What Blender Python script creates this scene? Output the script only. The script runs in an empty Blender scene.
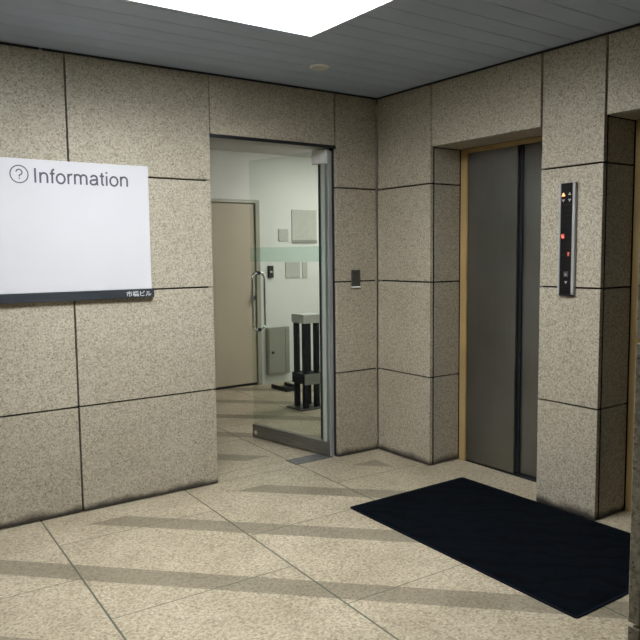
import bpy, bmesh, math, random
from mathutils import Vector, Matrix
random.seed(7)
S = bpy.context.scene
COL = S.collection
R = math.radians

# ------------------------------------------------------------------ camera
cd = bpy.data.cameras.new('camera'); cam = bpy.data.objects.new('camera', cd); COL.objects.link(cam)
cd.sensor_width = 36; cd.lens = 40.36; cd.clip_start = 0.05
cam.location = (-3.427, -4.109, 1.480)
cam.rotation_euler = (R(84.738), R(0.634), R(-35.271))
S.camera = cam

# ------------------------------------------------------------------ world, exposure
w = bpy.data.worlds.new('world'); S.world = w; w.use_nodes = True
w.node_tree.nodes['Background'].inputs[0].default_value = (0.6, 0.7, 0.85, 1)
w.node_tree.nodes['Background'].inputs[1].default_value = 0.05
S.view_settings.view_transform = 'Standard'; S.view_settings.look = 'None'
S.view_settings.gamma = 1; S.view_settings.use_curve_mapping = False
S.view_settings.exposure = 0.0
LOBBY_LIGHT = 23.0       # radiance of the luminous ceiling panel
WELL = 0.25             # depth of a recess added to shade the upper walls
HALL_LIGHT = 23.0       # radiance of the unseen panel added in the inner hall

# ------------------------------------------------------------------ materials
def new_mat(name):
    m = bpy.data.materials.new(name); m.use_nodes = True
    return m, m.node_tree, m.node_tree.nodes['Principled BSDF']

def nd(t, kind, **kw):
    n = t.nodes.new(kind)
    for k, v in kw.items(): setattr(n, k, v)
    return n

def mth(t, op, a, b=None, c=None):
    n = nd(t, 'ShaderNodeMath', operation=op)
    for i, v in enumerate((a, b, c)):
        if v is None: continue
        if isinstance(v, (int, float)): n.inputs[i].default_value = v
        else: t.links.new(v, n.inputs[i])
    return n.outputs[0]

def mixc(t, f, a, b, mode='MIX'):
    n = nd(t, 'ShaderNodeMix', data_type='RGBA', blend_type=mode)
    for s, v in ((n.inputs[0], f), (n.inputs[6], a), (n.inputs[7], b)):
        if isinstance(v, (int, float)): s.default_value = v
        elif isinstance(v, tuple): s.default_value = v if len(v) == 4 else v + (1,)
        else: t.links.new(v, s)
    return n.outputs[2]

def ramp(t, fac, stops):
    n = nd(t, 'ShaderNodeValToRGB'); e = n.color_ramp.elements
    while len(e) < len(stops): e.new(0.5)
    for q, (p, c) in zip(e, stops): q.position = p; q.color = c + (1,) if len(c) == 3 else c
    t.links.new(fac, n.inputs[0]); return n.outputs[0]

def bump(t, b, h, strength, dist=0.002):
    n = nd(t, 'ShaderNodeBump'); n.inputs['Strength'].default_value = strength; n.inputs['Distance'].default_value = dist
    t.links.new(h, n.inputs['Height']); t.links.new(n.outputs[0], b.inputs['Normal'])

def plain(name, col, rough=0.5, metal=0.0, noise=0.06, scale=30, emit=None, spec=0.5):
    m, t, b = new_mat(name)
    g = nd(t, 'ShaderNodeNewGeometry')
    n = nd(t, 'ShaderNodeTexNoise'); n.inputs['Scale'].default_value = scale; n.inputs['Detail'].default_value = 3
    t.links.new(g.outputs['Position'], n.inputs['Vector'])
    lo = tuple(max(0, c * (1 - noise)) for c in col); hi = tuple(min(1, c * (1 + noise)) for c in col)
    t.links.new(ramp(t, n.outputs[0], [(0.3, lo), (0.7, hi)]), b.inputs['Base Color'])
    b.inputs['Roughness'].default_value = rough; b.inputs['Metallic'].default_value = metal
    b.inputs['Specular IOR Level'].default_value = spec
    if emit:
        b.inputs['Emission Color'].default_value = emit[0] + (1,); b.inputs['Emission Strength'].default_value = emit[1]
    return m

def speckle(t, pos, dark, mid, light, fine=1.0, spots=0.55):
    """granite grain: light flakes in a mid matrix with sparse dark grains"""
    n1 = nd(t, 'ShaderNodeTexNoise'); n1.inputs['Scale'].default_value = 75*fine; n1.inputs['Detail'].default_value = 5; n1.inputs['Roughness'].default_value = 0.75
    t.links.new(pos, n1.inputs['Vector'])
    v = nd(t, 'ShaderNodeTexVoronoi'); v.inputs['Scale'].default_value = 95*fine; t.links.new(pos, v.inputs['Vector'])
    grain = nd(t, 'ShaderNodeSeparateColor'); t.links.new(v.outputs['Color'], grain.inputs[0])
    c = ramp(t, n1.outputs[0], [(0.36, dark), (0.47, mid), (0.62, light)])
    c = mixc(t, 0.48, c, ramp(t, grain.outputs[0], [(0.0, dark), (0.35, mid), (1.0, light)]))
    v2 = nd(t, 'ShaderNodeTexVoronoi'); v2.inputs['Scale'].default_value = 60; t.links.new(pos, v2.inputs['Vector'])
    sp = mth(t, 'LESS_THAN', v2.outputs['Distance'], 0.16)
    c = mixc(t, mth(t, 'MULTIPLY', sp, spots), c, tuple(q * 0.45 for q in dark))
    n2 = nd(t, 'ShaderNodeTexNoise'); n2.inputs['Scale'].default_value = 2.3; n2.inputs['Detail'].default_value = 4
    t.links.new(pos, n2.inputs['Vector'])
    c = mixc(t, 1.0, c, ramp(t, n2.outputs[0], [(0.3, (0.90, 0.89, 0.87)), (0.7, (1.0, 1.0, 1.0))]), 'MULTIPLY')
    return c, n1.outputs[0]

def stone_wall():
    m, t, b = new_mat('granite_wall')
    pos = nd(t, 'ShaderNodeNewGeometry').outputs['Position']
    c, h = speckle(t, pos, (0.175, 0.145, 0.100), (0.385, 0.344, 0.262), (0.580, 0.533, 0.430), 1.2, 0.9)
    a = nd(t, 'ShaderNodeAttribute', attribute_name='tone', attribute_type='GEOMETRY')
    c = mixc(t, 1.0, c, a.outputs['Color'], 'MULTIPLY')
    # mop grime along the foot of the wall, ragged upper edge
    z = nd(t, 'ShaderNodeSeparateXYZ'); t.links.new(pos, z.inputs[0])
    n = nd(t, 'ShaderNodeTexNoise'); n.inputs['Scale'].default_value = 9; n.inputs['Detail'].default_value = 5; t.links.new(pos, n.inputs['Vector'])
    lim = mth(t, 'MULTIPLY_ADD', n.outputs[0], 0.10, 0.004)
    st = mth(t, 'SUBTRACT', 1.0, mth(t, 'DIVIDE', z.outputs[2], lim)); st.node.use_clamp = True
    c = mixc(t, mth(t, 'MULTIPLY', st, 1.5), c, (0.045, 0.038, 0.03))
    t.links.new(c, b.inputs['Base Color']); b.inputs['Roughness'].default_value = 0.62
    bump(t, b, h, 0.10, 0.001)
    return m

GY = 0.472
def stone_floor():
    m, t, b = new_mat('granite_floor')
    pos = nd(t, 'ShaderNodeNewGeometry').outputs['Position']
    c, h = speckle(t, pos, (0.165, 0.126, 0.076), (0.400, 0.340, 0.238), (0.610, 0.550, 0.425))
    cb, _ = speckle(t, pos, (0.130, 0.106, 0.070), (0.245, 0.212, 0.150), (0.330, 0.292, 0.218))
    s = nd(t, 'ShaderNodeSeparateXYZ'); t.links.new(pos, s.inputs[0]); X, Y = s.outputs[0], s.outputs[1]
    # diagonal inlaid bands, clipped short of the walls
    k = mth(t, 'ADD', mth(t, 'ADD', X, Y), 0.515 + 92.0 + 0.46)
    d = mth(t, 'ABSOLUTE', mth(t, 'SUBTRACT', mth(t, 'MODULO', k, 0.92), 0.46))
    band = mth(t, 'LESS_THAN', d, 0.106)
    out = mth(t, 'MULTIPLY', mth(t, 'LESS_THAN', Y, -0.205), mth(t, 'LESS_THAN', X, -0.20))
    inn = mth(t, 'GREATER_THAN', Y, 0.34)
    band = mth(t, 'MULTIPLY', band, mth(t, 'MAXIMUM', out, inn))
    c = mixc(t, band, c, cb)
    # tile joints: columns 0.89 wide, rows 0.90 long, half offset every other column
    xs = mth(t, 'ADD', mth(t, 'MULTIPLY_ADD', Y, -0.042, X), 0.71 + 87.5)
    xm = mth(t, 'MODULO', xs, 0.875)
    jx = mth(t, 'LESS_THAN', mth(t, 'ABSOLUTE', mth(t, 'SUBTRACT', mth(t, 'ABSOLUTE', mth(t, 'SUBTRACT', xm, 0.4375)), 0.4375)), 0.0045)
    odd = mth(t, 'MODULO', mth(t, 'FLOOR', mth(t, 'DIVIDE', xs, 0.875)), 2.0)
    ys = mth(t, 'ADD', mth(t, 'MULTIPLY_ADD', odd, 0.45, mth(t, 'MULTIPLY_ADD', X, 0.025, Y)), 90.0 + GY)
    ym = mth(t, 'MODULO', ys, 0.90)
    jy = mth(t, 'LESS_THAN', mth(t, 'ABSOLUTE', mth(t, 'SUBTRACT', mth(t, 'ABSOLUTE', mth(t, 'SUBTRACT', ym, 0.45)), 0.45)), 0.0028)
    j0 = mth(t, 'LESS_THAN', mth(t, 'ABSOLUTE', mth(t, 'SUBTRACT', Y, 0.03)), 0.002)
    j1 = mth(t, 'LESS_THAN', mth(t, 'ABSOLUTE', mth(t, 'SUBTRACT', Y, 0.175)), 0.002)
    j = mth(t, 'MAXIMUM', mth(t, 'MAXIMUM', j0, j1), mth(t, 'MAXIMUM', jx, jy))
    j = mth(t, 'MULTIPLY', j, mth(t, 'MAXIMUM', mth(t, 'LESS_THAN', X, -0.004), mth(t, 'GREATER_THAN', Y, 0.0)))
    c = mixc(t, mth(t, 'MULTIPLY', j, 0.9), c, (0.06, 0.075, 0.055))
    # soft scuffing
    n = nd(t, 'ShaderNodeTexNoise'); n.inputs['Scale'].default_value = 3.5; n.inputs['Detail'].default_value = 6; t.links.new(pos, n.inputs['Vector'])
    c = mixc(t, 1.0, c, ramp(t, n.outputs[0], [(0.35, (0.86, 0.85, 0.83)), (0.6, (1, 1, 1))]), 'MULTIPLY')
    t.links.new(c, b.inputs['Base Color'])
    b.inputs['Roughness'].default_value = 0.42; b.inputs['Specular IOR Level'].default_value = 0.35
    bump(t, b, h, 0.12, 0.001)
    return m

def brushed(name, col, rough, stretch=(60, 60, 1.2), metal=1.0, amt=0.22):
    m, t, b = new_mat(name)
    g = nd(t, 'ShaderNodeNewGeometry'); mp = nd(t, 'ShaderNodeMapping'); mp.inputs['Scale'].default_value = stretch
    t.links.new(g.outputs['Position'], mp.inputs[0])
    n = nd(t, 'ShaderNodeTexNoise'); n.inputs['Scale'].default_value = 3; n.inputs['Detail'].default_value = 4; t.links.new(mp.outputs[0], n.inputs['Vector'])
    c = ramp(t, n.outputs[0], [(0.3, tuple(q * (1 - amt) for q in col)), (0.7, tuple(min(1, q * (1 + amt)) for q in col))])
    n2 = nd(t, 'ShaderNodeTexNoise'); n2.inputs['Scale'].default_value = 2.2; n2.inputs['Detail'].default_value = 5; t.links.new(g.outputs['Position'], n2.inputs['Vector'])
    c = mixc(t, 1.0, c, ramp(t, n2.outputs[0], [(0.3, (0.8, 0.8, 0.8)), (0.7, (1, 1, 1))]), 'MULTIPLY')
    t.links.new(c, b.inputs['Base Color']); b.inputs['Metallic'].default_value = metal
    t.links.new(ramp(t, n2.outputs[0], [(0.3, (rough * 0.8,) * 3), (0.7, (rough * 1.2,) * 3)]), b.inputs['Roughness'])
    return m

def glass_mat(name, tint, refl_ior=1.5, haze=0.0, hazecol=(0.6, 0.75, 0.68)):
    m = bpy.data.materials.new(name); m.use_nodes = True; t = m.node_tree
    for n in list(t.nodes): t.nodes.remove(n)
    o = nd(t, 'ShaderNodeOutputMaterial'); tr = nd(t, 'ShaderNodeBsdfTransparent'); gl = nd(t, 'ShaderNodeBsdfGlossy')
    tr.inputs[0].default_value = tint + (1,); gl.inputs['Roughness'].default_value = 0.0
    fr = nd(t, 'ShaderNodeLayerWeight'); fac = mth(t, 'MULTIPLY_ADD', mth(t, 'POWER', fr.outputs['Facing'], 5.0), 0.9, 0.022)
    mx = nd(t, 'ShaderNodeMixShader'); t.links.new(fac, mx.inputs[0]); t.links.new(tr.outputs[0], mx.inputs[1]); t.links.new(gl.outputs[0], mx.inputs[2])
    out = mx.outputs[0]
    if haze > 0:
        df = nd(t, 'ShaderNodeBsdfTranslucent'); df.inputs[0].default_value = hazecol + (1,)
        d2 = nd(t, 'ShaderNodeBsdfDiffuse'); d2.inputs[0].default_value = hazecol + (1,)
        m0 = nd(t, 'ShaderNodeMixShader'); m0.inputs[0].default_value = 0.5; t.links.new(df.outputs[0], m0.inputs[1]); t.links.new(d2.outputs[0], m0.inputs[2])
        m2 = nd(t, 'ShaderNodeMixShader'); m2.inputs[0].default_value = haze
        t.links.new(out, m2.inputs[1]); t.links.new(m0.outputs[0], m2.inputs[2]); out = m2.outputs[0]
    t.links.new(out, o.inputs[0])
    return m

def mat_fabric():
    m, t, b = new_mat('navy_mat')
    pos = nd(t, 'ShaderNodeNewGeometry').outputs['Position']
    wv = nd(t, 'ShaderNodeTexWave', wave_type='BANDS', bands_direction='DIAGONAL', wave_profile='SIN')
    wv.inputs['Scale'].default_value = 3.2; wv.inputs['Distortion'].default_value = 7; wv.inputs['Detail'].default_value = 2; wv.inputs['Detail Scale'].default_value = 1.6
    t.links.new(pos, wv.inputs['Vector'])
    n = nd(t, 'ShaderNodeTexNoise'); n.inputs['Scale'].default_value = 260; n.inputs['Detail'].default_value = 2; t.links.new(pos, n.inputs['Vector'])
    c = ramp(t, wv.outputs['Fac'], [(0.0, (0.0003, 0.0010, 0.0019)), (0.5, (0.0013, 0.0036, 0.0064)), (1.0, (0.0010, 0.0027, 0.0048))])
    c = mixc(t, 1.0, c, ramp(t, n.outputs[0], [(0.3, (0.6, 0.6, 0.6)), (0.7, (1.3, 1.3, 1.3))]), 'MULTIPLY')
    t.links.new(c, b.inputs['Base Color']); b.inputs['Roughness'].default_value = 1.0; b.inputs['Specular IOR Level'].default_value = 0.08
    bump(t, b, n.outputs[0], 0.6, 0.004)
    return m

M = {}
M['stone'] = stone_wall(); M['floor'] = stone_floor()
M['joint'] = plain('joint_mortar', (0.014, 0.013, 0.011), 0.95, spec=0.1)
M['ceiling'] = plain('ceiling_board', (0.395, 0.475, 0.610), 0.42, 0.0, 0.05, 4)
M['ceil_gap'] = plain('ceiling_groove', (0.055, 0.062, 0.072), 0.8)
M['alu'] = brushed('aluminium', (0.55, 0.56, 0.57), 0.4, (2, 2, 40))
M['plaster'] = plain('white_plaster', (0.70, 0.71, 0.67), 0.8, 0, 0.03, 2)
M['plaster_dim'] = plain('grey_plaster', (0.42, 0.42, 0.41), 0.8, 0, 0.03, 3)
M['diffuser'] = plain('light_diffuser', (0.9, 0.9, 0.9), 0.6, emit=((0.96, 0.985, 1.0), LOBBY_LIGHT))
M['hall_diffuser'] = plain('hall_light_diffuser', (0.9, 0.9, 0.9), 0.6, emit=((1.0, 0.99, 0.95), HALL_LIGHT))
M['lift_steel'] = brushed('lift_door_steel', (0.29, 0.29, 0.28), 0.40, (25, 25, 1.0), 1.0, 0.03)
M['brass'] = brushed('brass_frame', (0.54, 0.385, 0.17), 0.5, (2, 2, 2), 0.3, 0.06)
M['dark'] = plain('dark_metal', (0.018, 0.020, 0.024), 0.45, 0.3)
M['black'] = plain('black_plastic', (0.012, 0.012, 0.014), 0.35)
M['steel'] = brushed('satin_steel', (0.46, 0.47, 0.47), 0.5, (2, 2, 0.6), 0.45, 0.04)
M['rail_steel'] = brushed('rail_steel', (0.24, 0.235, 0.215), 0.45, (3, 3, 60), 0.8)
M['chrome'] = plain('chrome', (0.75, 0.76, 0.76), 0.12, 1.0)
M['far_wall'] = plain('far_wall_dark', (0.05, 0.05, 0.05), 0.6)  # near-black so the unseen walls throw back little light
M['well_white'] = plain('shading_well_white', (0.85, 0.86, 0.87), 0.6, 0, 0.01)
M['white_metal'] = plain('pale_patch_metal', (0.88, 0.89, 0.88), 0.4)
M['glass'] = glass_mat('door_glass', (0.925, 0.955, 0.935))
M['film'] = glass_mat('glass_film', (0.90, 0.97, 0.94), haze=0.075, hazecol=(0.45, 0.60, 0.54))
M['stile'] = glass_mat('glass_edge', (0.9, 0.95, 0.93), haze=0.6, hazecol=(0.88, 0.92, 0.85))
M['sign'] = plain('sign_white', (0.62, 0.617, 0.648), 0.45, 0, 0.01, 3)
M['sign_ink'] = plain('sign_ink', (0.085, 0.085, 0.115), 0.6)
M['sign_strip'] = plain('sign_strip', (0.030, 0.036, 0.044), 0.4)
M['sign_text'] = plain('sign_small_text', (0.70, 0.72, 0.74), 0.5)
M['mat'] = mat_fabric()
M['mat_edge'] = plain('mat_edge_rubber', (0.004, 0.006, 0.011), 0.9, spec=0.1)
M['beige'] = plain('beige_door_paint', (0.42, 0.375, 0.275), 0.5, 0, 0.03, 3)
M['casing'] = plain('door_casing_paint', (0.34, 0.325, 0.26), 0.5)
M['grey_box'] = plain('cabinet_grey', (0.31, 0.31, 0.255), 0.45, 0.2)
M['notice'] = plain('notice_grey', (0.46, 0.465, 0.41), 0.7)
M['notice_dark'] = plain('notice_edge', (0.26, 0.26, 0.22), 0.7)
M['stand_white'] = plain('stand_white', (0.62, 0.62, 0.58), 0.5)
M['stand_grey'] = plain('stand_grey', (0.22, 0.22, 0.20), 0.5)
M['stand_dark'] = plain('stand_navy', (0.008, 0.012, 0.020), 0.6, spec=0.2)
M['plate'] = plain('switch_plate', (0.075, 0.072, 0.062), 0.45, 0.2)
M['plate_inset'] = plain('switch_inset', (0.052, 0.050, 0.044), 0.35, 0.2)
M['floor_plate'] = brushed('floor_plate_steel', (0.16, 0.16, 0.158), 0.6, (4, 4, 4), 0.3)
M['panel_black'] = plain('panel_black', (0.008, 0.007, 0.007), 0.6, spec=0.15)
M['panel_line'] = plain('panel_line', (0.020, 0.014, 0.014), 0.6, spec=0.15)
M['arrow_white'] = plain('arrow_white', (0.30, 0.29, 0.28), 0.5, emit=((1.0, 0.92, 0.85), 0.12))
M['arrow_orange'] = plain('arrow_orange', (0.9, 0.35, 0.1), 0.5, emit=((1.0, 0.45, 0.16), 2.2))
M['digit_red'] = plain('digit_red', (0.9, 0.2, 0.12), 0.5, emit=((1.0, 0.30, 0.20), 1.4))
M['digit_glow'] = plain('digit_surround', (0.16, 0.02, 0.015), 0.5, emit=((0.8, 0.08, 0.04), 0.12))
M['button'] = plain('button_steel', (0.10, 0.095, 0.09), 0.35, 0.5)

# ------------------------------------------------------------------ helpers
class MB:
    """collects shapes and links them as ONE mesh object; several materials by index"""
    def __init__(s): s.bm = bmesh.new(); s.tone = s.bm.loops.layers.float_color.new('tone')
    def paint(s, faces, mi=0, tone=1.0, smooth=False):
        for f in faces:
            f.material_index = mi; f.smooth = smooth
            for l in f.loops: l[s.tone] = (tone, tone, tone, 1)
    def box(s, x0, x1, y0, y1, z0, z1, mi=0, bevel=0.0, tone=1.0, seg=1):
        x0, x1 = sorted((x0, x1)); y0, y1 = sorted((y0, y1)); z0, z1 = sorted((z0, z1))
        vs = [s.bm.verts.new(p) for p in ((x0,y0,z0),(x1,y0,z0),(x1,y1,z0),(x0,y1,z0),(x0,y0,z1),(x1,y0,z1),(x1,y1,z1),(x0,y1,z1))]
        fs = [s.bm.faces.new([vs[i] for i in q]) for q in ((3,2,1,0),(4,5,6,7),(0,1,5,4),(1,2,6,5),(2,3,7,6),(3,0,4,7))]
        s.paint(fs, mi, tone)
        if bevel > 0:
            es = list({e for f in fs for e in f.edges})
            r = bmesh.ops.bevel(s.bm, geom=es, offset=bevel, segments=seg, affect='EDGES', profile=0.5, clamp_overlap=True)
            s.paint(r['faces'], mi, tone)
        return s
    def prism(s, pts, axis, a0, a1, mi=0, tone=1.0):
        """pts: 2D outline (counter-clockwise) extruded from a0 to a1 along axis 'x','y' or 'z'"""
        def P(p, a): return {'x': (a, p[0], p[1]), 'y': (p[0], a, p[1]), 'z': (p[0], p[1], a)}[axis]
        A = [s.bm.verts.new(P(p, a0)) for p in pts]; B = [s.bm.verts.new(P(p, a1)) for p in pts]
        n = len(pts); fs = [s.bm.faces.new(A[::-1]), s.bm.faces.new(B)]
        for i in range(n): fs.append(s.bm.faces.new((A[i], A[(i+1) % n], B[(i+1) % n], B[i])))
        s.paint(fs, mi, tone); return s
    def tube(s, path, r, n=14, mi=0, closed=False):
        path = [Vector(p) for p in path]; rings = []; m = len(path)
        up = None
        for i, p in enumerate(path):
            a = path[(i-1) % m] if (i or closed) else p; b = path[(i+1) % m] if (i < m-1 or closed) else p
            d = (b - a).normalized()
            if up is None: up = Vector((0.31, 0.17, 0.94)) if abs(d.z) < 0.8 else Vector((0.9, 0.3, 0.1))
            u = (up - d * up.dot(d)).normalized(); v = d.cross(u); up = u
            rr = r[i] if isinstance(r, (list, tuple)) else r
            rings.append([s.bm.verts.new(p + (u * math.cos(2*math.pi*k/n) + v * math.sin(2*math.pi*k/n)) * rr) for k in range(n)])
        fs = []
        for i in range(m if closed else m-1):
            A, B = rings[i], rings[(i+1) % m]
            for k in range(n): fs.append(s.bm.faces.new((A[k], A[(k+1) % n], B[(k+1) % n], B[k])))
        s.paint(fs, mi, 1, True)
        if not closed: s.paint([s.bm.faces.new(rings[0][::-1]), s.bm.faces.new(rings[-1])], mi)
        return s
    def lathe(s, prof, c, axis='z', n=40, mi=0):
        """prof: (radius, offset) pairs about axis through c"""
        c = Vector(c); rings = []
        for (r, h) in prof:
            ring = []
            for k in range(n):
                a = 2*math.pi*k/n; u, v = r*math.cos(a), r*math.sin(a)
                ring.append(s.bm.verts.new(c + Vector({'z': (u, v, h), 'y': (u, h, v), 'x': (h, u, v)}[axis])))
            rings.append(ring)
        fs = []
        for A, B in zip(rings, rings[1:]):
            for k in range(n): fs.append(s.bm.faces.new((A[k], A[(k+1) % n], B[(k+1) % n], B[k])))
        fs += [s.bm.faces.new(rings[0][::-1]), s.bm.faces.new(rings[-1])]
        s.paint(fs, mi, 1, False); return s
    def build(s, name, mats, parent=None, rel=None):
        bmesh.ops.recalc_face_normals(s.bm, faces=s.bm.faces)
        me = bpy.data.meshes.new(name); s.bm.to_mesh(me); s.bm.free()
        for m in (mats if isinstance(mats, (list, tuple)) else [mats]): me.materials.append(M[m])
        o = bpy.data.objects.new(name, me); COL.objects.link(o)
        if parent is not None:
            o.parent = parent
            # meshes are modelled in world coordinates: cancel the root's placement
            root = parent
            mw = Matrix.Identity(4)
            while root is not None: mw = root.matrix_basis_full @ mw if False else mw; root = None
            o.matrix_parent_inverse = world_of(parent).inverted()
        return o

def world_of(o):
    m = Matrix.LocRotScale(o.location, o.rotation_euler, o.scale)
    if o.parent is not None: m = world_of(o.parent) @ o.matrix_parent_inverse @ m
    return m

def tag(o, label=None, cat=None, group=None, kind=None):
    if label: o['label'] = label
    if cat: o['category'] = cat
    if group: o['group'] = group
    if kind: o['kind'] = kind
    return o

def empty(name, loc, **kw):
    o = bpy.data.objects.new(name, None); o.empty_display_size = 0.1; o.location = loc; COL.objects.link(o)
    return tag(o, **kw)

def struct(o, label=None, cat=None): return tag(o, label, cat, None, 'structure')

G = 0.005          # half of a joint
ROWS = [0.0, 0.621, 1.279, 1.944, 2.6]
def tone(): return random.uniform(0.93, 1.03)

# ------------------------------------------------------------------ the setting
# floor
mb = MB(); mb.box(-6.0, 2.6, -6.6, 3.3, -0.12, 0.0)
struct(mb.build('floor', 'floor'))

# lobby back wall with the doorway (plane y = 0)
mb = MB()
T = 0.028
xs = [-5.7, -4.834, -3.965, -3.095, -2.225, -1.353]
for x0, x1 in zip(xs, xs[1:]):
    for z0, z1 in zip(ROWS, ROWS[1:]):
        rt = 0 if x1 == -1.353 else G
        mb.box(x0+G, x1-rt, 0, T, z0+(G if z0 else 0.006), z1-G, 0, 0.0015, tone())
mb.box(-1.353+0.004, -0.374-0.014, 0, T, 2.235, 2.6-G, 0, 0.0015, tone())
for z0, z1 in zip(ROWS, ROWS[1:]):
    mb.box(-0.374, -G, 0, T, z0+(G if z0 else 0.006), z1-G, 0, 0.0015, tone())
for z0, z1 in zip(ROWS, ROWS[1:]):      # returns in the doorway
    if z1 > 2.3: z1 = 2.235
    mb.box(-1.353-0.02, -1.353, T+0.006, 0.19, z0+G, z1-G, 0, 0.001, tone())
mb.box(-5.7, -1.374, T-0.004, 0.19, 0, 2.6, 1)
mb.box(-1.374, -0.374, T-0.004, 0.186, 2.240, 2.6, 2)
mb.box(-0.352, 0.0, T-0.004, 0.19, 0, 2.6, 1)
struct(mb.build('wall_back', ['stone', 'joint', 'plaster_dim']))

# elevator wall (plane x = 0)
mb = MB()
def stone_piece(y0, y1, first=True, both=(True, True)):
    g0 = 0.0 if both[0] else G; g1 = 0.0 if both[1] else G
    for z0, z1 in zip(ROWS, ROWS[1:]):
        zz0 = z0+(G if z0 else 0.006)
        mb.box(0, T, y1+g1, y0-g0, zz0, z1-G, 0, 0.0015, tone())
    mb.box(T-0.004, 0.36, y1+0.022, y0-0.022, 0, 2.6, 1)
def jamb(y, out):      # stone lining of a recess, out = direction of its exposed face
    for z0, z1 in zip(ROWS, ROWS[1:]):
        if z1 > 2.3: z1 = 2.185
        mb.box(T+0.013, 0.280, y, y - out*0.021, z0+G, z1-G, 0, 0.001, tone()*0.97)
    mb.box(T-0.002, T+0.0125, y - out*0.002, y - out*0.021, 0.004, 2.184, 1)
YA, YB, YC, YD, YE = -0.555, -1.457, -1.848, -2.750, -3.141
stone_piece(0.0-G, YA, both=(True, True)); jamb(YA, -1)
stone_piece(YB, YC); jamb(YB, 1); jamb(YC, -1)
stone_piece(YD, YE); jamb(YD, 1)
for y0, y1 in ((YA, YB), (YC, YD)):
    mb.box(0, T, y1+0.014, y0-0.014, 2.185, 2.6-G, 0, 0.0015, tone())
    mb.box(T+0.016, 0.280, y1+0.002, y0-0.002, 2.185, 2.205, 0, 0.001, 0.95)
    mb.box(T-0.004, 0.36, y1-0.02, y0+0.02, 2.203, 2.6, 1)
y = YE
while y > -6.4:
    for z0, z1 in zip(ROWS, ROWS[1:]): mb.box(0, T, y-0.87+G, y-G, z0+(G if z0 else 0.006), z1-G, 0, 0.0015, tone())
    y -= 0.87
mb.box(T-0.004, 0.36, -6.6, YE+0.02, 0, 2.6, 1)
mb.box(0.42, 0.48, -6.6, 0.0, 0, 2.6, 1)            # lift shaft wall behind the doors
struct(mb.build('wall_right', ['stone', 'joint']))

# side pillar by the camera's right, its stone skin seen edge-on
mb = MB()
PX, PY = -1.9365, -3.2175
for z0, z1 in zip(ROWS, ROWS[1:]):
    mb.box(PX, PX+0.45, PY-0.028, PY, z0+(G if z0 else 0.006), z1-G, 0, 0.0015, 0.95)
    mb.box(PX, PX+0.028, PY-0.52, PY-0.040, z0+(G if z0 else 0.006), z1-G, 0, 0.0015, 0.95)
mb.box(PX+0.022, PX+0.45, PY-0.52, PY-0.024, 0, 2.6, 1)
struct(mb.build('wall_pillar', ['stone', 'joint']))

# walls behind the camera and to its left
for nm, (x0, x1, y0, y1) in (('wall_left', (-5.9, -5.72, -6.6, 0.19)), ('wall_front', (-5.72, 0.0, -6.6, -6.42))):
    mb = MB(); mb.box(x0, x1, y0, y1, 0, 2.6, 0)
    struct(mb.build(nm, 'far_wall'))

# lobby ceiling of narrow boards running along x
LX0, LX1, LY0, LY1 = -2.75, -1.25, -1.93, -0.97       # opening of the added shading well
mb = MB()
mb.box(-5.9, LX0-0.012, -6.6, 0.19, 2.612, 2.70, 1); mb.box(LX1+0.012, 0.3, -6.6, 0.19, 2.612, 2.70, 1)
mb.box(LX0-0.012, LX1+0.012, LY1+0.012, 0.19, 2.612, 2.70, 1); mb.box(LX0-0.012, LX1+0.012, -6.6, LY0-0.012, 2.612, 2.70, 1)
mb.box(-5.72, -0.004, -0.02, -0.002, 2.6, 2.615, 0, 0.001)
y = -0.02
while y > -6.4:
    a, c = y-0.148, y-0.002
    pieces = [(-5.72, -0.004, a, c)]
    if c > LY0-0.012 and a < LY1+0.012:
        pieces = [(-5.72, LX0-0.012, a, c), (LX1+0.012, -0.004, a, c)]
        if c > LY1+0.012: pieces.append((LX0-0.012, LX1+0.012, LY1+0.012, c))
        if a < LY0-0.012: pieces.append((LX0-0.012, LX1+0.012, a, LY0-0.012))
    for q in pieces: mb.box(*q, 2.6, 2.615, 0, 0.0015)
    y -= 0.15
struct(mb.build('ceiling', ['ceiling', 'ceil_gap']))
mb = MB(); mb.box(-5.7, -2.36, -0.010, -0.001, 2.588, 2.599); mb.box(-2.34, -0.012, -0.010, -0.001, 2.588, 2.599)
struct(mb.build('trim_1', 'dark'))
mb = MB(); mb.box(-0.010, -0.001, -6.4, -0.012, 2.588, 2.599)
struct(mb.build('trim_2', 'dark'))

# inner hall
mb = MB()
mb.box(-3.2, 2.5, 2.9, 3.1, 2.085, 2.6); mb.box(-3.2, -0.26, 2.9, 3.1, 0, 2.085); mb.box(0.702, 2.5, 2.9, 3.1, 0, 2.085)
struct(mb.build('wall_hall_back', 'plaster'))
mb = MB(); mb.box(2.35, 2.5, 0.19, 2.9, 0, 2.6); struct(mb.build('wall_hall_right', 'plaster'))
mb = MB(); mb.box(-3.2, -3.05, 0.19, 2.9, 0, 2.6); struct(mb.build('wall_hall_left', 'plaster'))
mb = MB(); mb.box(-0.374+0.02, 2.35, 0.191, 0.21, 0, 2.6); mb.box(-3.05, -1.36, 0.191, 0.21, 0, 2.6); mb.box(-1.36, -0.354, 0.191, 0.21, 2.24, 2.6)
struct(mb.build('wall_hall_front', 'plaster'))
mb = MB(); mb.box(-3.2, 2.5, 0.19, 3.1, 2.6, 2.70); struct(mb.build('ceiling_hall', 'plaster_dim'))

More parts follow.
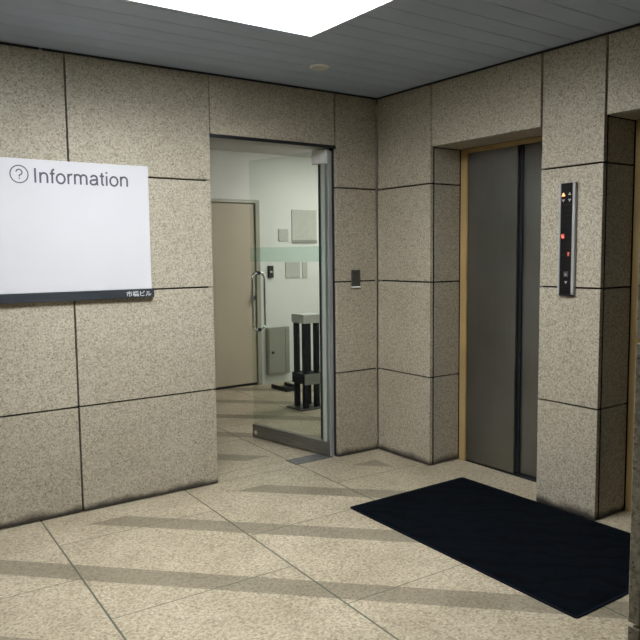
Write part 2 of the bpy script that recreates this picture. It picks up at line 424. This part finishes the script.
# ------------------------------------------------------------------ luminous ceiling panels (lobby and hall)
def ceiling_light(x0, x1, y0, y1, drop, label, dm, group=None):
    t = empty('ceiling_light', ((x0+x1)/2, (y0+y1)/2, 2.6), label=label, cat='ceiling light', group=group)
    b = MB(); b.box(x0, x1, y0, y1, 2.6-drop, 2.5965, 0, 0.002); b.build('diffuser', dm, t)
    b = MB(); b.box(x0+0.03, x1-0.03, y0+0.03, y1-0.03, 2.5965, 2.5995); b.build('mounting_frame', 'alu', t)
    return t
t = empty('ceiling_light', (-2.0, -1.45, 2.6), label='large square-cornered luminous white panel in the dark lobby ceiling', cat='ceiling light')
b = MB(); zt = 2.6 + WELL
b.box(LX0-0.011, LX0, LY0-0.011, LY1+0.011, 2.598, zt); b.box(LX1, LX1+0.011, LY0-0.011, LY1+0.011, 2.598, zt)
b.box(LX0, LX1, LY0-0.011, LY0, 2.598, zt); b.box(LX0, LX1, LY1, LY1+0.011, 2.598, zt)
b.box(LX0-0.011, LX1+0.011, LY0-0.011, LY1+0.011, zt, zt+0.02)
b.build('shading_well', 'well_white', t)  # well sides added around the panel to keep light off the upper walls
b = MB(); b.box(LX0+0.002, LX1-0.002, LY0+0.002, LY1-0.002, zt-0.012, zt-0.001); b.build('diffuser', 'diffuser', t)
ceiling_light(1.05, 2.05, 1.35, 1.85, 0.02, 'unseen light panel added on the ceiling of the inner hall', 'hall_diffuser')  # out of view, placed to light the hall wall

# small round ceiling fitting near the corner
t = empty('smoke_detector', (-0.87, -0.51, 2.6), label='small round pale fitting on the ceiling near the wall corner', cat='smoke detector')
b = MB(); b.lathe([(0.060, -0.001), (0.060, -0.007), (0.052, -0.012)], (-0.87, -0.51, 2.6)); b.build('base_ring', 'white_metal', t)
b = MB(); b.lathe([(0.045, -0.012), (0.043, -0.018), (0.028, -0.023), (0.0005, -0.024)], (-0.87, -0.51, 2.6)); b.build('lens_cover', 'stand_white', t)

# ------------------------------------------------------------------ lift doors
def lift_door(nm, ya, yb, label):
    t = struct(empty(nm, (0.24, (ya+yb)/2, 0)), label, 'lift door')
    z1 = 2.185
    b = MB()
    b.box(0.282, 0.301, ya-0.062, ya-0.006, 0.001, z1-0.001, 0, 0.002)
    b.box(0.282, 0.301, yb+0.010, yb+0.06, 0.001, z1-0.001, 0, 0.002)
    b.box(0.282, 0.301, yb+0.06, ya-0.062, z1-0.030, z1-0.001, 0, 0.002)
    b.build('door_frame', 'brass', t)
    b = MB(); b.box(0.302, 0.330, -1.035+(ya+0.555), ya-0.06, 0.010, z1-0.01, 0, 0.003); b.build('door_panel', 'lift_steel', t)
    b = MB(); b.box(0.345, 0.375, yb+0.03, -1.020+(ya+0.555), 0.010, z1-0.01, 0, 0.003); b.build('door_panel', 'lift_steel', t)
    b = MB(); b.box(0.331, 0.344, -1.055+(ya+0.555), -1.036+(ya+0.555), 0.010, z1-0.01, 0, 0.001); b.build('gap_strip', 'dark', t)  # dark strip stands in for the shaded gap between the panels
    b = MB(); b.box(0.295, 0.385, yb+0.01, ya-0.01, 0.0005, 0.006); b.build('sill', 'dark', t)
lift_door('door_1', YA, YB, 'dark steel two-panel lift door with a brass frame, left of the call panel')
lift_door('door_2', YC, YD, 'lift door at the right edge with only its thin brass frame showing')

# call panel on the pier
t = empty('lift_call_panel', (0, -1.645, 1.24), label='tall narrow black lift call panel with silver sides on the stone pier', cat='call panel')
y0, y1, z0, z1 = -1.697, -1.592, 1.242, 1.852
b = MB(); b.box(-0.018, -0.001, y0+0.014, y1-0.010, z0, z1, 0, 0.001); b.build('face', 'panel_black', t)
for a, c in ((y0, y0+0.018), (y1-0.013, y1)):
    b = MB(); b.box(-0.023, -0.001, a, c, z0-0.002, z1+0.002, 0, 0.004, seg=2); b.build('side_strip', 'steel', t)
b = MB(); b.box(-0.020, -0.002, y0+0.014, y1-0.010, z0-0.008, z0-0.002); b.build('end_cap', 'black', t)
b = MB()
for z in (1.735, 1.46): b.box(-0.0195, -0.0181, y0+0.022, y1-0.016, z-0.004, z+0.004)
for z in (1.705, 1.675, 1.645, 1.615, 1.585, 1.555, 1.525, 1.495): b.box(-0.0188, -0.0181, y0+0.024, y1-0.018, z-0.001, z+0.001)
b.build('divider', 'panel_line', t)
def tri(yc, zc, s, up, mat, nm='indicator_arrow'):
    k = 1 if up else -1
    b = MB(); b.prism([(yc-s, zc-k*s*0.75), (yc+s, zc-k*s*0.75), (yc, zc+k*s*0.95)], 'x', -0.0205, -0.0181); b.build(nm, mat, t)
YL, YR = -1.620, -1.660
tri(YL, 1.790, 0.0115, True, 'arrow_orange'); tri(YR, 1.793, 0.009, True, 'arrow_white')
tri(YL, 1.757, 0.0090, False, 'arrow_white'); tri(YR, 1.758, 0.009, False, 'arrow_white')
def seg_digit(strokes, yc, zc, w, h, mat):
    b = MB()
    for (u0, v0, u1, v1) in strokes:     # u to the viewer's right is -y
        ya, yb = yc - (u0-0.5)*w, yc - (u1-0.5)*w; za, zb = zc + (v0-0.5)*h, zc + (v1-0.5)*h
        b.box(-0.0205, -0.0183, min(ya, yb)-0.0012, max(ya, yb)+0.0012, min(za, zb)-0.0012, max(za, zb)+0.0012)
    b.build('floor_digit', mat, t)
b = MB(); b.box(-0.0188, -0.0181, YL-0.012, YL+0.012, 1.548, 1.576); b.build('digit_window', 'digit_glow', t)
b = MB(); b.box(-0.0188, -0.0181, YR-0.010, YR+0.010, 1.450+0.002, 1.476); b.build('digit_window', 'digit_glow', t)
seg_digit([(0,1,1,1), (0,.5,1,.5), (0,0,1,0), (1,0,1,.5), (0,.5,0,1)], YL, 1.562, 0.010, 0.015, 'digit_red')
seg_digit([(.5,0,.5,1)], YR+0.002, 1.464, 0.006, 0.015, 'digit_red')
b = MB(); b.box(-0.022, -0.0181, -1.660, -1.632, 1.338, 1.368, 0, 0.001); bt = b.build('call_button', 'button', t)
b = MB(); b.prism([(-1.6535, 1.346), (-1.6385, 1.346), (-1.646, 1.360)], 'x', -0.0235, -0.0221); b.build('button_arrow', 'arrow_white', bt)
tri(-1.646, 1.308, 0.0085, False, 'arrow_white', 'button_arrow')

# ------------------------------------------------------------------ glass door of the inner hall
HX, HY = -0.416, 0.066
ang = math.atan2(0.785, -0.137)             # closed it would point towards -x
dv = Vector((math.cos(ang), math.sin(ang), 0)); nv = Vector((-dv.y, dv.x, 0))   # nv points to -x side
t = struct(empty('door_3', (HX, HY, 0)), 'open frameless glass door with steel bottom rail, standing in the doorway', 'glass door')
def leafbox(name, u0, u1, n0, n1, z0, z1, mat, bevel=0.0, parent=None, seg=1):
    b = MB(); b.box(u0, u1, n0, n1, z0, z1, 0, bevel, seg=seg)
    for v in b.bm.verts: v.co = Vector((HX, HY, 0)) + dv*v.co.x + nv*v.co.y + Vector((0, 0, v.co.z))
    return b.build(name, mat, parent or t)
L = 0.842
leafbox('glass_panel', 0.0, L, -0.005, 0.005, 0.100, 2.212, 'glass')
leafbox('bottom_rail', -0.02, L+0.002, -0.020, 0.020, 0.008, 0.112, 'rail_steel', 0.003)
leafbox('top_patch', -0.02, 0.125, -0.020, 0.020, 2.118, 2.214, 'white_metal', 0.004)
leafbox('film_band', 0.0, L, 0.0055, 0.0062, 1.425, 1.535, 'film')
leafbox('hinge_stile', 0.006, 0.040, 0.0062, 0.0085, 0.112, 2.118, 'stile')
leafbox('hinge_post', -0.030, -0.0205, -0.008, 0.008, 0.008, 2.214, 'steel', 0.002)
b = MB(); c0 = Vector((HX, HY, 0.05)) + dv*(L-0.045) + nv*0.020
b.tube([c0, c0 + nv*0.005], 0.019, 20); b.build('rail_lock', 'chrome', t)
for sgn in (1, -1):
    u = L - 0.085; base = Vector((HX, HY, 0)) + dv*u
    z0, z1, off, k = 0.885, 1.335, 0.062, 0.045
    pts = [base + nv*sgn*0.006 + Vector((0, 0, z1)), base + nv*sgn*0.02 + Vector((0, 0, z1))]
    for i in range(6):
        a = i/5*math.pi/2; pts.append(base + nv*sgn*(0.02 + (off-0.02)*math.sin(a)) + Vector((0, 0, z1 - k*(1-math.cos(a)))))
    for i in range(6):
        a = i/5*math.pi/2; pts.append(base + nv*sgn*(0.02 + (off-0.02)*math.cos(a)) + Vector((0, 0, z0 + k*(1-math.sin(a)))))
    pts += [base + nv*sgn*0.006 + Vector((0, 0, z0))]
    b = MB(); b.tube(pts, 0.0095, 12); h = b.build('pull_handle', 'chrome', t)
    for z in (z0, z1):
        b = MB(); p = base + Vector((0, 0, z)); b.tube([p + nv*sgn*0.0052, p + nv*sgn*0.014], 0.014, 16); b.build('handle_rosette', 'dark', h)

# metal frame of the doorway
t = struct(empty('trim_3', (-0.86, 0.1, 0)), 'dark steel frame lining the doorway beside the stone pier', 'door frame')
b = MB(); b.box(-0.392, -0.3745, 0.050, 0.185, 0.002, 2.205, 0, 0.002); b.build('jamb_face', 'steel', t)
b = MB(); b.box(-0.3735, -0.356, 0.030, 0.049, 0.002, 2.233, 0); b.box(-0.397, -0.3745, 0.172, 0.189, 0.002, 2.205, 0); b.build('jamb_edge', 'dark', t)
b = MB(); b.box(-1.350, -0.3745, 0.002, 0.016, 2.214, 2.2345, 0); b.build('header_edge', 'dark', t)
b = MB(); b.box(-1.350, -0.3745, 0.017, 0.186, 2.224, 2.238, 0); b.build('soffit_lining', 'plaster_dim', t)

# steel cover of the floor hinge
t = empty('floor_hinge_cover', (-0.56, 0.105, 0), label='dark grey steel plate let into the floor below the glass door hinge', cat='floor plate')
b = MB(); b.box(-0.725, -0.400, 0.036, 0.168, 0.0003, 0.004, 0, 0.001); b.build('plate', 'floor_plate', t)
for x in (-0.71, -0.415):
    b = MB(); b.lathe([(0.006, 0.0042), (0.005, 0.0055)], (x, 0.102, 0), n=12); b.build('screw', 'chrome', t)

# ------------------------------------------------------------------ information board
t = empty('information_board', (-2.21, 0, 1.23), label='large white wall board headed Information, with a black strip along its foot', cat='sign')
SX0, SX1 = -2.70, -1.760
b = MB(); b.box(SX0, SX1-0.012, -0.024, -0.002, 1.284, 2.004, 0, 0.002); b.build('board', 'sign', t)
b = MB(); b.box(SX0, SX1, -0.030, -0.002, 1.234, 1.283, 0, 0.0015); b.build('foot_strip', 'sign_strip', t)

def stroke(b, pts, wd, y0, y1, closed=False):
    pts = [Vector((p[0], p[1])) for p in pts]; n = len(pts); Lf = []; Rt = []
    for i, p in enumerate(pts):
        a = pts[(i-1) % n] if (i or closed) else p; c = pts[(i+1) % n] if (i < n-1 or closed) else p
        d1 = (p-a).normalized() if a != p else (c-p).normalized(); d2 = (c-p).normalized() if c != p else d1
        d = (d1+d2).normalized(); nn = Vector((-d.y, d.x)); k = max(0.6, d.dot(d1))
        Lf.append(p + nn*wd/2/k); Rt.append(p - nn*wd/2/k)
    def V(p, y): return b.bm.verts.new((p.x, y, p.y))
    A = [V(p, y0) for p in Lf]; B = [V(p, y0) for p in Rt]; A2 = [V(p, y1) for p in Lf]; B2 = [V(p, y1) for p in Rt]
    fs = []
    for i in range(n if closed else n-1):
        j = (i+1) % n
        fs += [b.bm.faces.new(q) for q in ((A[i], A[j], B[j], B[i]), (A2[i], B2[i], B2[j], A2[j]), (A[i], A2[i], A2[j], A[j]), (B[i], B[j], B2[j], B2[i]))]
    if not closed: fs += [b.bm.faces.new((A[0], B[0], B2[0], A2[0])), b.bm.faces.new((A[-1], A2[-1], B2[-1], B[-1]))]
    b.paint(fs)
def arc(cx, cy, rx, ry, a0, a1, n=12): return [(cx+rx*math.cos(R(a0+(a1-a0)*i/n)), cy+ry*math.sin(R(a0+(a1-a0)*i/n))) for i in range(n+1)]
XH = 0.505                                   # x-height (units of em)
LET = {
 'I': (0.278, [[(0.139, 0), (0.139, 0.72)]]),
 'n': (0.556, [[(0.105, 0), (0.105, XH+0.02)], [(0.105, 0.33)] + arc(0.285, 0.335, 0.165, 0.165, 165, 0) + [(0.45, 0)]]),
 'f': (0.278, [[(0.135, 0), (0.135, 0.60)] + arc(0.235, 0.60, 0.10, 0.095, 180, 80, 6), [(0.02, 0.49), (0.26, 0.49)]]),
 'o': (0.556, 'ring'),
 'r': (0.333, [[(0.105, 0), (0.105, XH+0.02)], [(0.105, 0.31)] + arc(0.275, 0.31, 0.17, 0.185, 170, 75, 8)]),
 'm': (0.833, [[(0.105, 0), (0.105, XH+0.02)], [(0.105, 0.35)] + arc(0.255, 0.35, 0.15, 0.15, 165, 0) + [(0.405, 0)], [(0.405, 0.35)] + arc(0.565, 0.35, 0.15, 0.15, 165, 0) + [(0.715, 0)]]),
 'a': (0.556, [arc(0.265, 0.355, 0.165, 0.145, 165, 0) + [(0.43, 0.09)] + arc(0.475, 0.09, 0.045, 0.06, 180, 280, 5), [(0.43, 0.30), (0.24, 0.268)] + arc(0.205, 0.148, 0.13, 0.118, 90, 270, 10) + arc(0.24, 0.22, 0.19, 0.19, 270, 360, 8)]),
 't': (0.278, [[(0.135, 0.66), (0.135, 0.12)] + arc(0.215, 0.12, 0.08, 0.09, 180, 285, 6), [(0.02, 0.49), (0.25, 0.49)]]),
 'i': (0.222, [[(0.111, 0), (0.111, XH)], [(0.111, 0.63), (0.111, 0.72)]]),
}
def write(word, x, z, em, y0, y1, wd, nm, parent):
    b = MB()
    for ch in word:
        adv, st = LET[ch]
        if st == 'ring':
            stroke(b, [(x+p[0]*em, z+p[1]*em) for p in arc(0.278, 0.25, 0.205, 0.238, 0, 360, 28)[:-1]], wd*em, y0, y1, True)
        else:
            for s in st: stroke(b, [(x+p[0]*em, z+p[1]*em) for p in s], wd*em, y0, y1)
        x += adv*em
    return b.build(nm, 'sign_ink', parent)
write('Information', -2.427, 1.880, 0.1072, -0.0255, -0.0241, 0.094, 'heading', t)
b = MB(); cx, cz, rr = -2.494, 1.921, 0.0455
stroke(b, [(cx+rr*math.cos(2*math.pi*i/40), cz+rr*math.sin(2*math.pi*i/40)) for i in range(40)], 0.0058, -0.0255, -0.0241, True)
stroke(b, [(cx + p[0]*0.05, cz + p[1]*0.05) for p in arc(0, 0.20, 0.30, 0.30, 175, -40, 14) + [(0.02, -0.12), (0.0, -0.26)]], 0.0062, -0.0255, -0.0241)
stroke(b, [(cx, cz-0.0255), (cx, cz-0.019)], 0.0068, -0.0255, -0.0241)
b.build('question_symbol', 'sign_ink', t)
fc = bpy.data.curves.new('building_name', 'FONT'); fc.body = '\u5e02\u6a4b\u30d3\u30eb'; fc.size = 0.0385; fc.extrude = 0.0004; fc.offset = 0.0003
fo = bpy.data.objects.new('building_name_curve', fc); COL.objects.link(fo); bpy.context.view_layer.update()
me = bpy.data.meshes.new_from_object(fo.evaluated_get(bpy.context.evaluated_depsgraph_get()))
bpy.data.objects.remove(fo); bpy.data.curves.remove(fc)
xsn = [v.co.x for v in me.vertices]; ysn = [v.co.y for v in me.vertices]
kx = 0.153/(max(xsn)-min(xsn))
for v in me.vertices:
    v.co = Vector((-1.932 + (v.co.x-min(xsn))*kx, -0.0306 - v.co.z, 1.2420 + (v.co.y-min(ysn))*0.033/(max(ysn)-min(ysn))))
me.name = 'building_name'; me.materials.clear(); me.materials.append(M['sign_text'])
o = bpy.data.objects.new('building_name', me); COL.objects.link(o); o.parent = t; o.matrix_parent_inverse = world_of(t).inverted()
o['label'] = 'small pale lettering'

# ------------------------------------------------------------------ wall switch on the narrow pier
t = empty('wall_switch', (-0.21, 0, 1.24), label='small dark grey wall plate with a bright lower edge, on the narrow stone pier', cat='switch')
b = MB(); b.box(-0.250, -0.172, -0.012, -0.001, 1.243, 1.362, 0, 0.004, seg=2); b.build('cover_plate', 'plate', t)
b = MB(); b.box(-0.238, -0.184, -0.014, -0.0121, 1.256, 1.350, 0, 0.001); b.build('cover_inset', 'plate_inset', t)
b = MB(); b.box(-0.252, -0.170, -0.016, -0.001, 1.232, 1.2425, 0, 0.002); b.build('lower_edge', 'white_metal', t)

# ------------------------------------------------------------------ navy floor mat
t = empty('floor_mat', (-0.49, -1.66, 0), label='dark navy rectangular floor mat lying in front of the lifts', cat='floor mat')
def rrect(x0, x1, y0, y1, r):
    p = []
    for cx_, cy_, a in ((x1-r, y1-r, 0), (x0+r, y1-r, 90), (x0+r, y0+r, 180), (x1-r, y0+r, 270)):
        p += [(cx_+r*math.cos(R(a+k*15)), cy_+r*math.sin(R(a+k*15))) for k in range(7)]
    return p
def turn(b):           # the mat lies a touch askew
    for v in b.bm.verts: v.co.x -= 0.0290 * (-0.872 - v.co.y) * (-0.008 - v.co.x) / 0.942
    return b
b = MB(); b.prism(rrect(-0.950, -0.008, -2.436, -0.872, 0.018), 'z', 0.001, 0.006); turn(b).build('rubber_border', 'mat_edge', t)
# slightly rippled pile
b = MB(); nx, ny = 40, 66; X0, X1, Y0, Y1 = -0.938, -0.020, -2.424, -0.884; g = []
for j in range(ny+1):
    row = []
    for i in range(nx+1):
        u, v = i/nx, j/ny; x = X0+(X1-X0)*u; y = Y0+(Y1-Y0)*v
        e = min(u, 1-u, v, 1-v); h = 0.0105 + 0.0012*math.sin(9*x+5*y+1.3*math.sin(7*y))*min(1, e*8)
        if e == 0: h = 0.0062
        row.append(b.bm.verts.new((x, y, h)))
    g.append(row)
fs = [b.bm.faces.new((g[j][i], g[j][i+1], g[j+1][i+1], g[j+1][i])) for j in range(ny) for i in range(nx)]
b.paint(fs, 0, 1, True); turn(b).build('pile', 'mat', t)

# ------------------------------------------------------------------ inner hall objects
t = struct(empty('door_4', (0.2, 2.9, 0)), 'plain beige door at the back of the inner hall', 'door')
b = MB(); b.box(-0.22, 0.648, 2.915, 2.955, 0.030, 2.045, 0, 0.002); b.build('door_leaf', 'beige', t)
b = MB(); b.box(-0.26, -0.222, 2.892, 2.96, 0, 2.085, 0, 0.002); b.box(0.650, 0.702, 2.892, 2.96, 0, 2.085, 0, 0.002); b.build('door_casing', 'casing', t)
b = MB(); b.box(-0.222, 0.650, 2.890, 2.96, 2.0485, 2.085, 0, 0.002); b.build('head_casing', 'grey_box', t)
b = MB(); b.box(-0.222, 0.650, 2.93, 2.98, 0.0005, 0.029, 0); b.build('gap_dark_strip', 'black', t)  # black strip stands in for the shade in the gap under the leaf
b = MB(); b.tube([(0.60, 2.914, 1.0), (0.60, 2.890, 1.0)], 0.014, 16); b.lathe([(0.012, -0.024), (0.026, -0.034), (0.026, -0.050), (0.012, -0.058)], (0.60, 2.914, 1.0), 'y', 20)
hb = b.build('door_knob', 'dark', t)
b = MB(); b.box(0.585, 0.615, 2.909, 2.9145, 0.93, 1.07, 0, 0.002); b.build('knob_plate', 'steel', hb)

t = empty('steel_cabinet', (0.9, 2.9, 0.1), label='grey steel wall cabinet with a dark lock, low on the white hall wall', cat='cabinet')
b = MB(); b.box(0.755, 1.048, 2.845, 2.899, 0.105, 0.650, 0, 0.004); b.build('body', 'grey_box', t)
b = MB(); b.box(0.765, 0.975, 2.836, 2.8445, 0.130, 0.628, 0, 0.003); d = b.build('cabinet_door', 'grey_box', t)
b = MB(); b.lathe([(0.016, 0), (0.016, -0.006), (0.010, -0.009)], (0.812, 2.8355, 0.365), 'y', 18); b.build('lock', 'black', d)
b = MB(); b.box(0.985, 1.040, 2.838, 2.8445, 0.130, 0.628, 0, 0.002); b.build('side_strip', 'notice_dark', t)

t = empty('wall_intercom', (0.834, 2.9, 1.21), label='small black wall unit with a pale centre, above the grey steel cabinet', cat='intercom')
b = MB(); b.box(0.800, 0.868, 2.878, 2.899, 1.215, 1.352, 0, 0.003); b.build('housing', 'black', t)
b = MB(); b.box(0.820, 0.848, 2.874, 2.8779, 1.272, 1.294, 0, 0.001); b.build('screen', 'stand_white', t)

def notice(x0, x1, z0, z1, label, dark_edge=True):
    t = empty('wall_notice', ((x0+x1)/2, 2.9, z0), label=label, cat='notice')
    b = MB(); b.box(x0, x1, 2.889, 2.899, z0, z1, 0, 0.002); b.build('sheet', 'notice', t)
    if dark_edge:
        b = MB(); b.box(x0, x1, 2.885, 2.8888, z0, z0+0.035, 0, 0.001); b.build('lower_rail', 'notice_dark', t)
notice(1.130, 1.478, 1.609, 1.992, 'largest grey notice board on the hall wall, high behind the glass door')
notice(0.950, 1.080, 1.630, 1.770, 'small square grey notice high on the hall wall, left of the large notice board', False)
notice(1.035, 1.235, 1.205, 1.390, 'grey landscape notice directly below the large notice board', False)
notice(1.270, 1.338, 1.200, 1.388, 'narrow upright grey notice below the large notice board, nearest the door hinge', False)

# black-posted stand behind the glass
t = empty('umbrella_stand', (0.41, 1.57, 0), label='black four-post stand with a white box top, seen through the glass door', cat='stand')
a0, a1, c0, c1 = 0.330, 0.505, 1.475, 1.665
b = MB(); b.box(a0-0.07, a1+0.05, c0-0.04, c1+0.03, 0.0005, 0.014, 0, 0.003); b.build('base_plate', 'plate', t)
for (px, py) in ((a0, c0), (a1-0.046, c0), (a0, c1-0.046), (a1-0.046, c1-0.046)):
    b = MB(); b.box(px, px+0.046, py, py+0.046, 0.0145, 0.826, 0, 0.003); b.build('post', 'stand_dark', t)
b = MB(); b.box(a0-0.012, a1+0.012, c0-0.012, c1+0.012, 0.8265, 0.912, 0, 0.004); b.build('box_top', 'stand_white', t)
b = MB(); b.box(a0-0.010, a1+0.010, c0+0.000, c1+0.018, 0.245, 0.345, 0, 0.003); s = b.build('middle_tray', 'stand_dark', t)
b = MB(); b.box(a0-0.004, a1+0.010, c0-0.012, c0-0.001, 0.238, 0.340, 0, 0.002); b.build('front_plate', 'stand_grey', s)

t = empty('floor_tray', (0.75, 2.5, 0), label='low black tray lying on the hall floor below the steel cabinet', cat='tray')
b = MB(); b.prism([(0.67, 2.33), (0.86, 2.36), (0.86, 2.66), (0.67, 2.65)], 'z', 0.001, 0.012); b.build('tray_base', 'black', t)
b = MB()
for q in ([(0.67, 2.33), (0.86, 2.36), (0.86, 2.372), (0.67, 2.342)], [(0.848, 2.37), (0.86, 2.37), (0.86, 2.66), (0.848, 2.66)], [(0.67, 2.34), (0.682, 2.34), (0.682, 2.65), (0.67, 2.65)]):
    b.prism(q, 'z', 0.0125, 0.045)
b.build('tray_rim', 'dark', t)
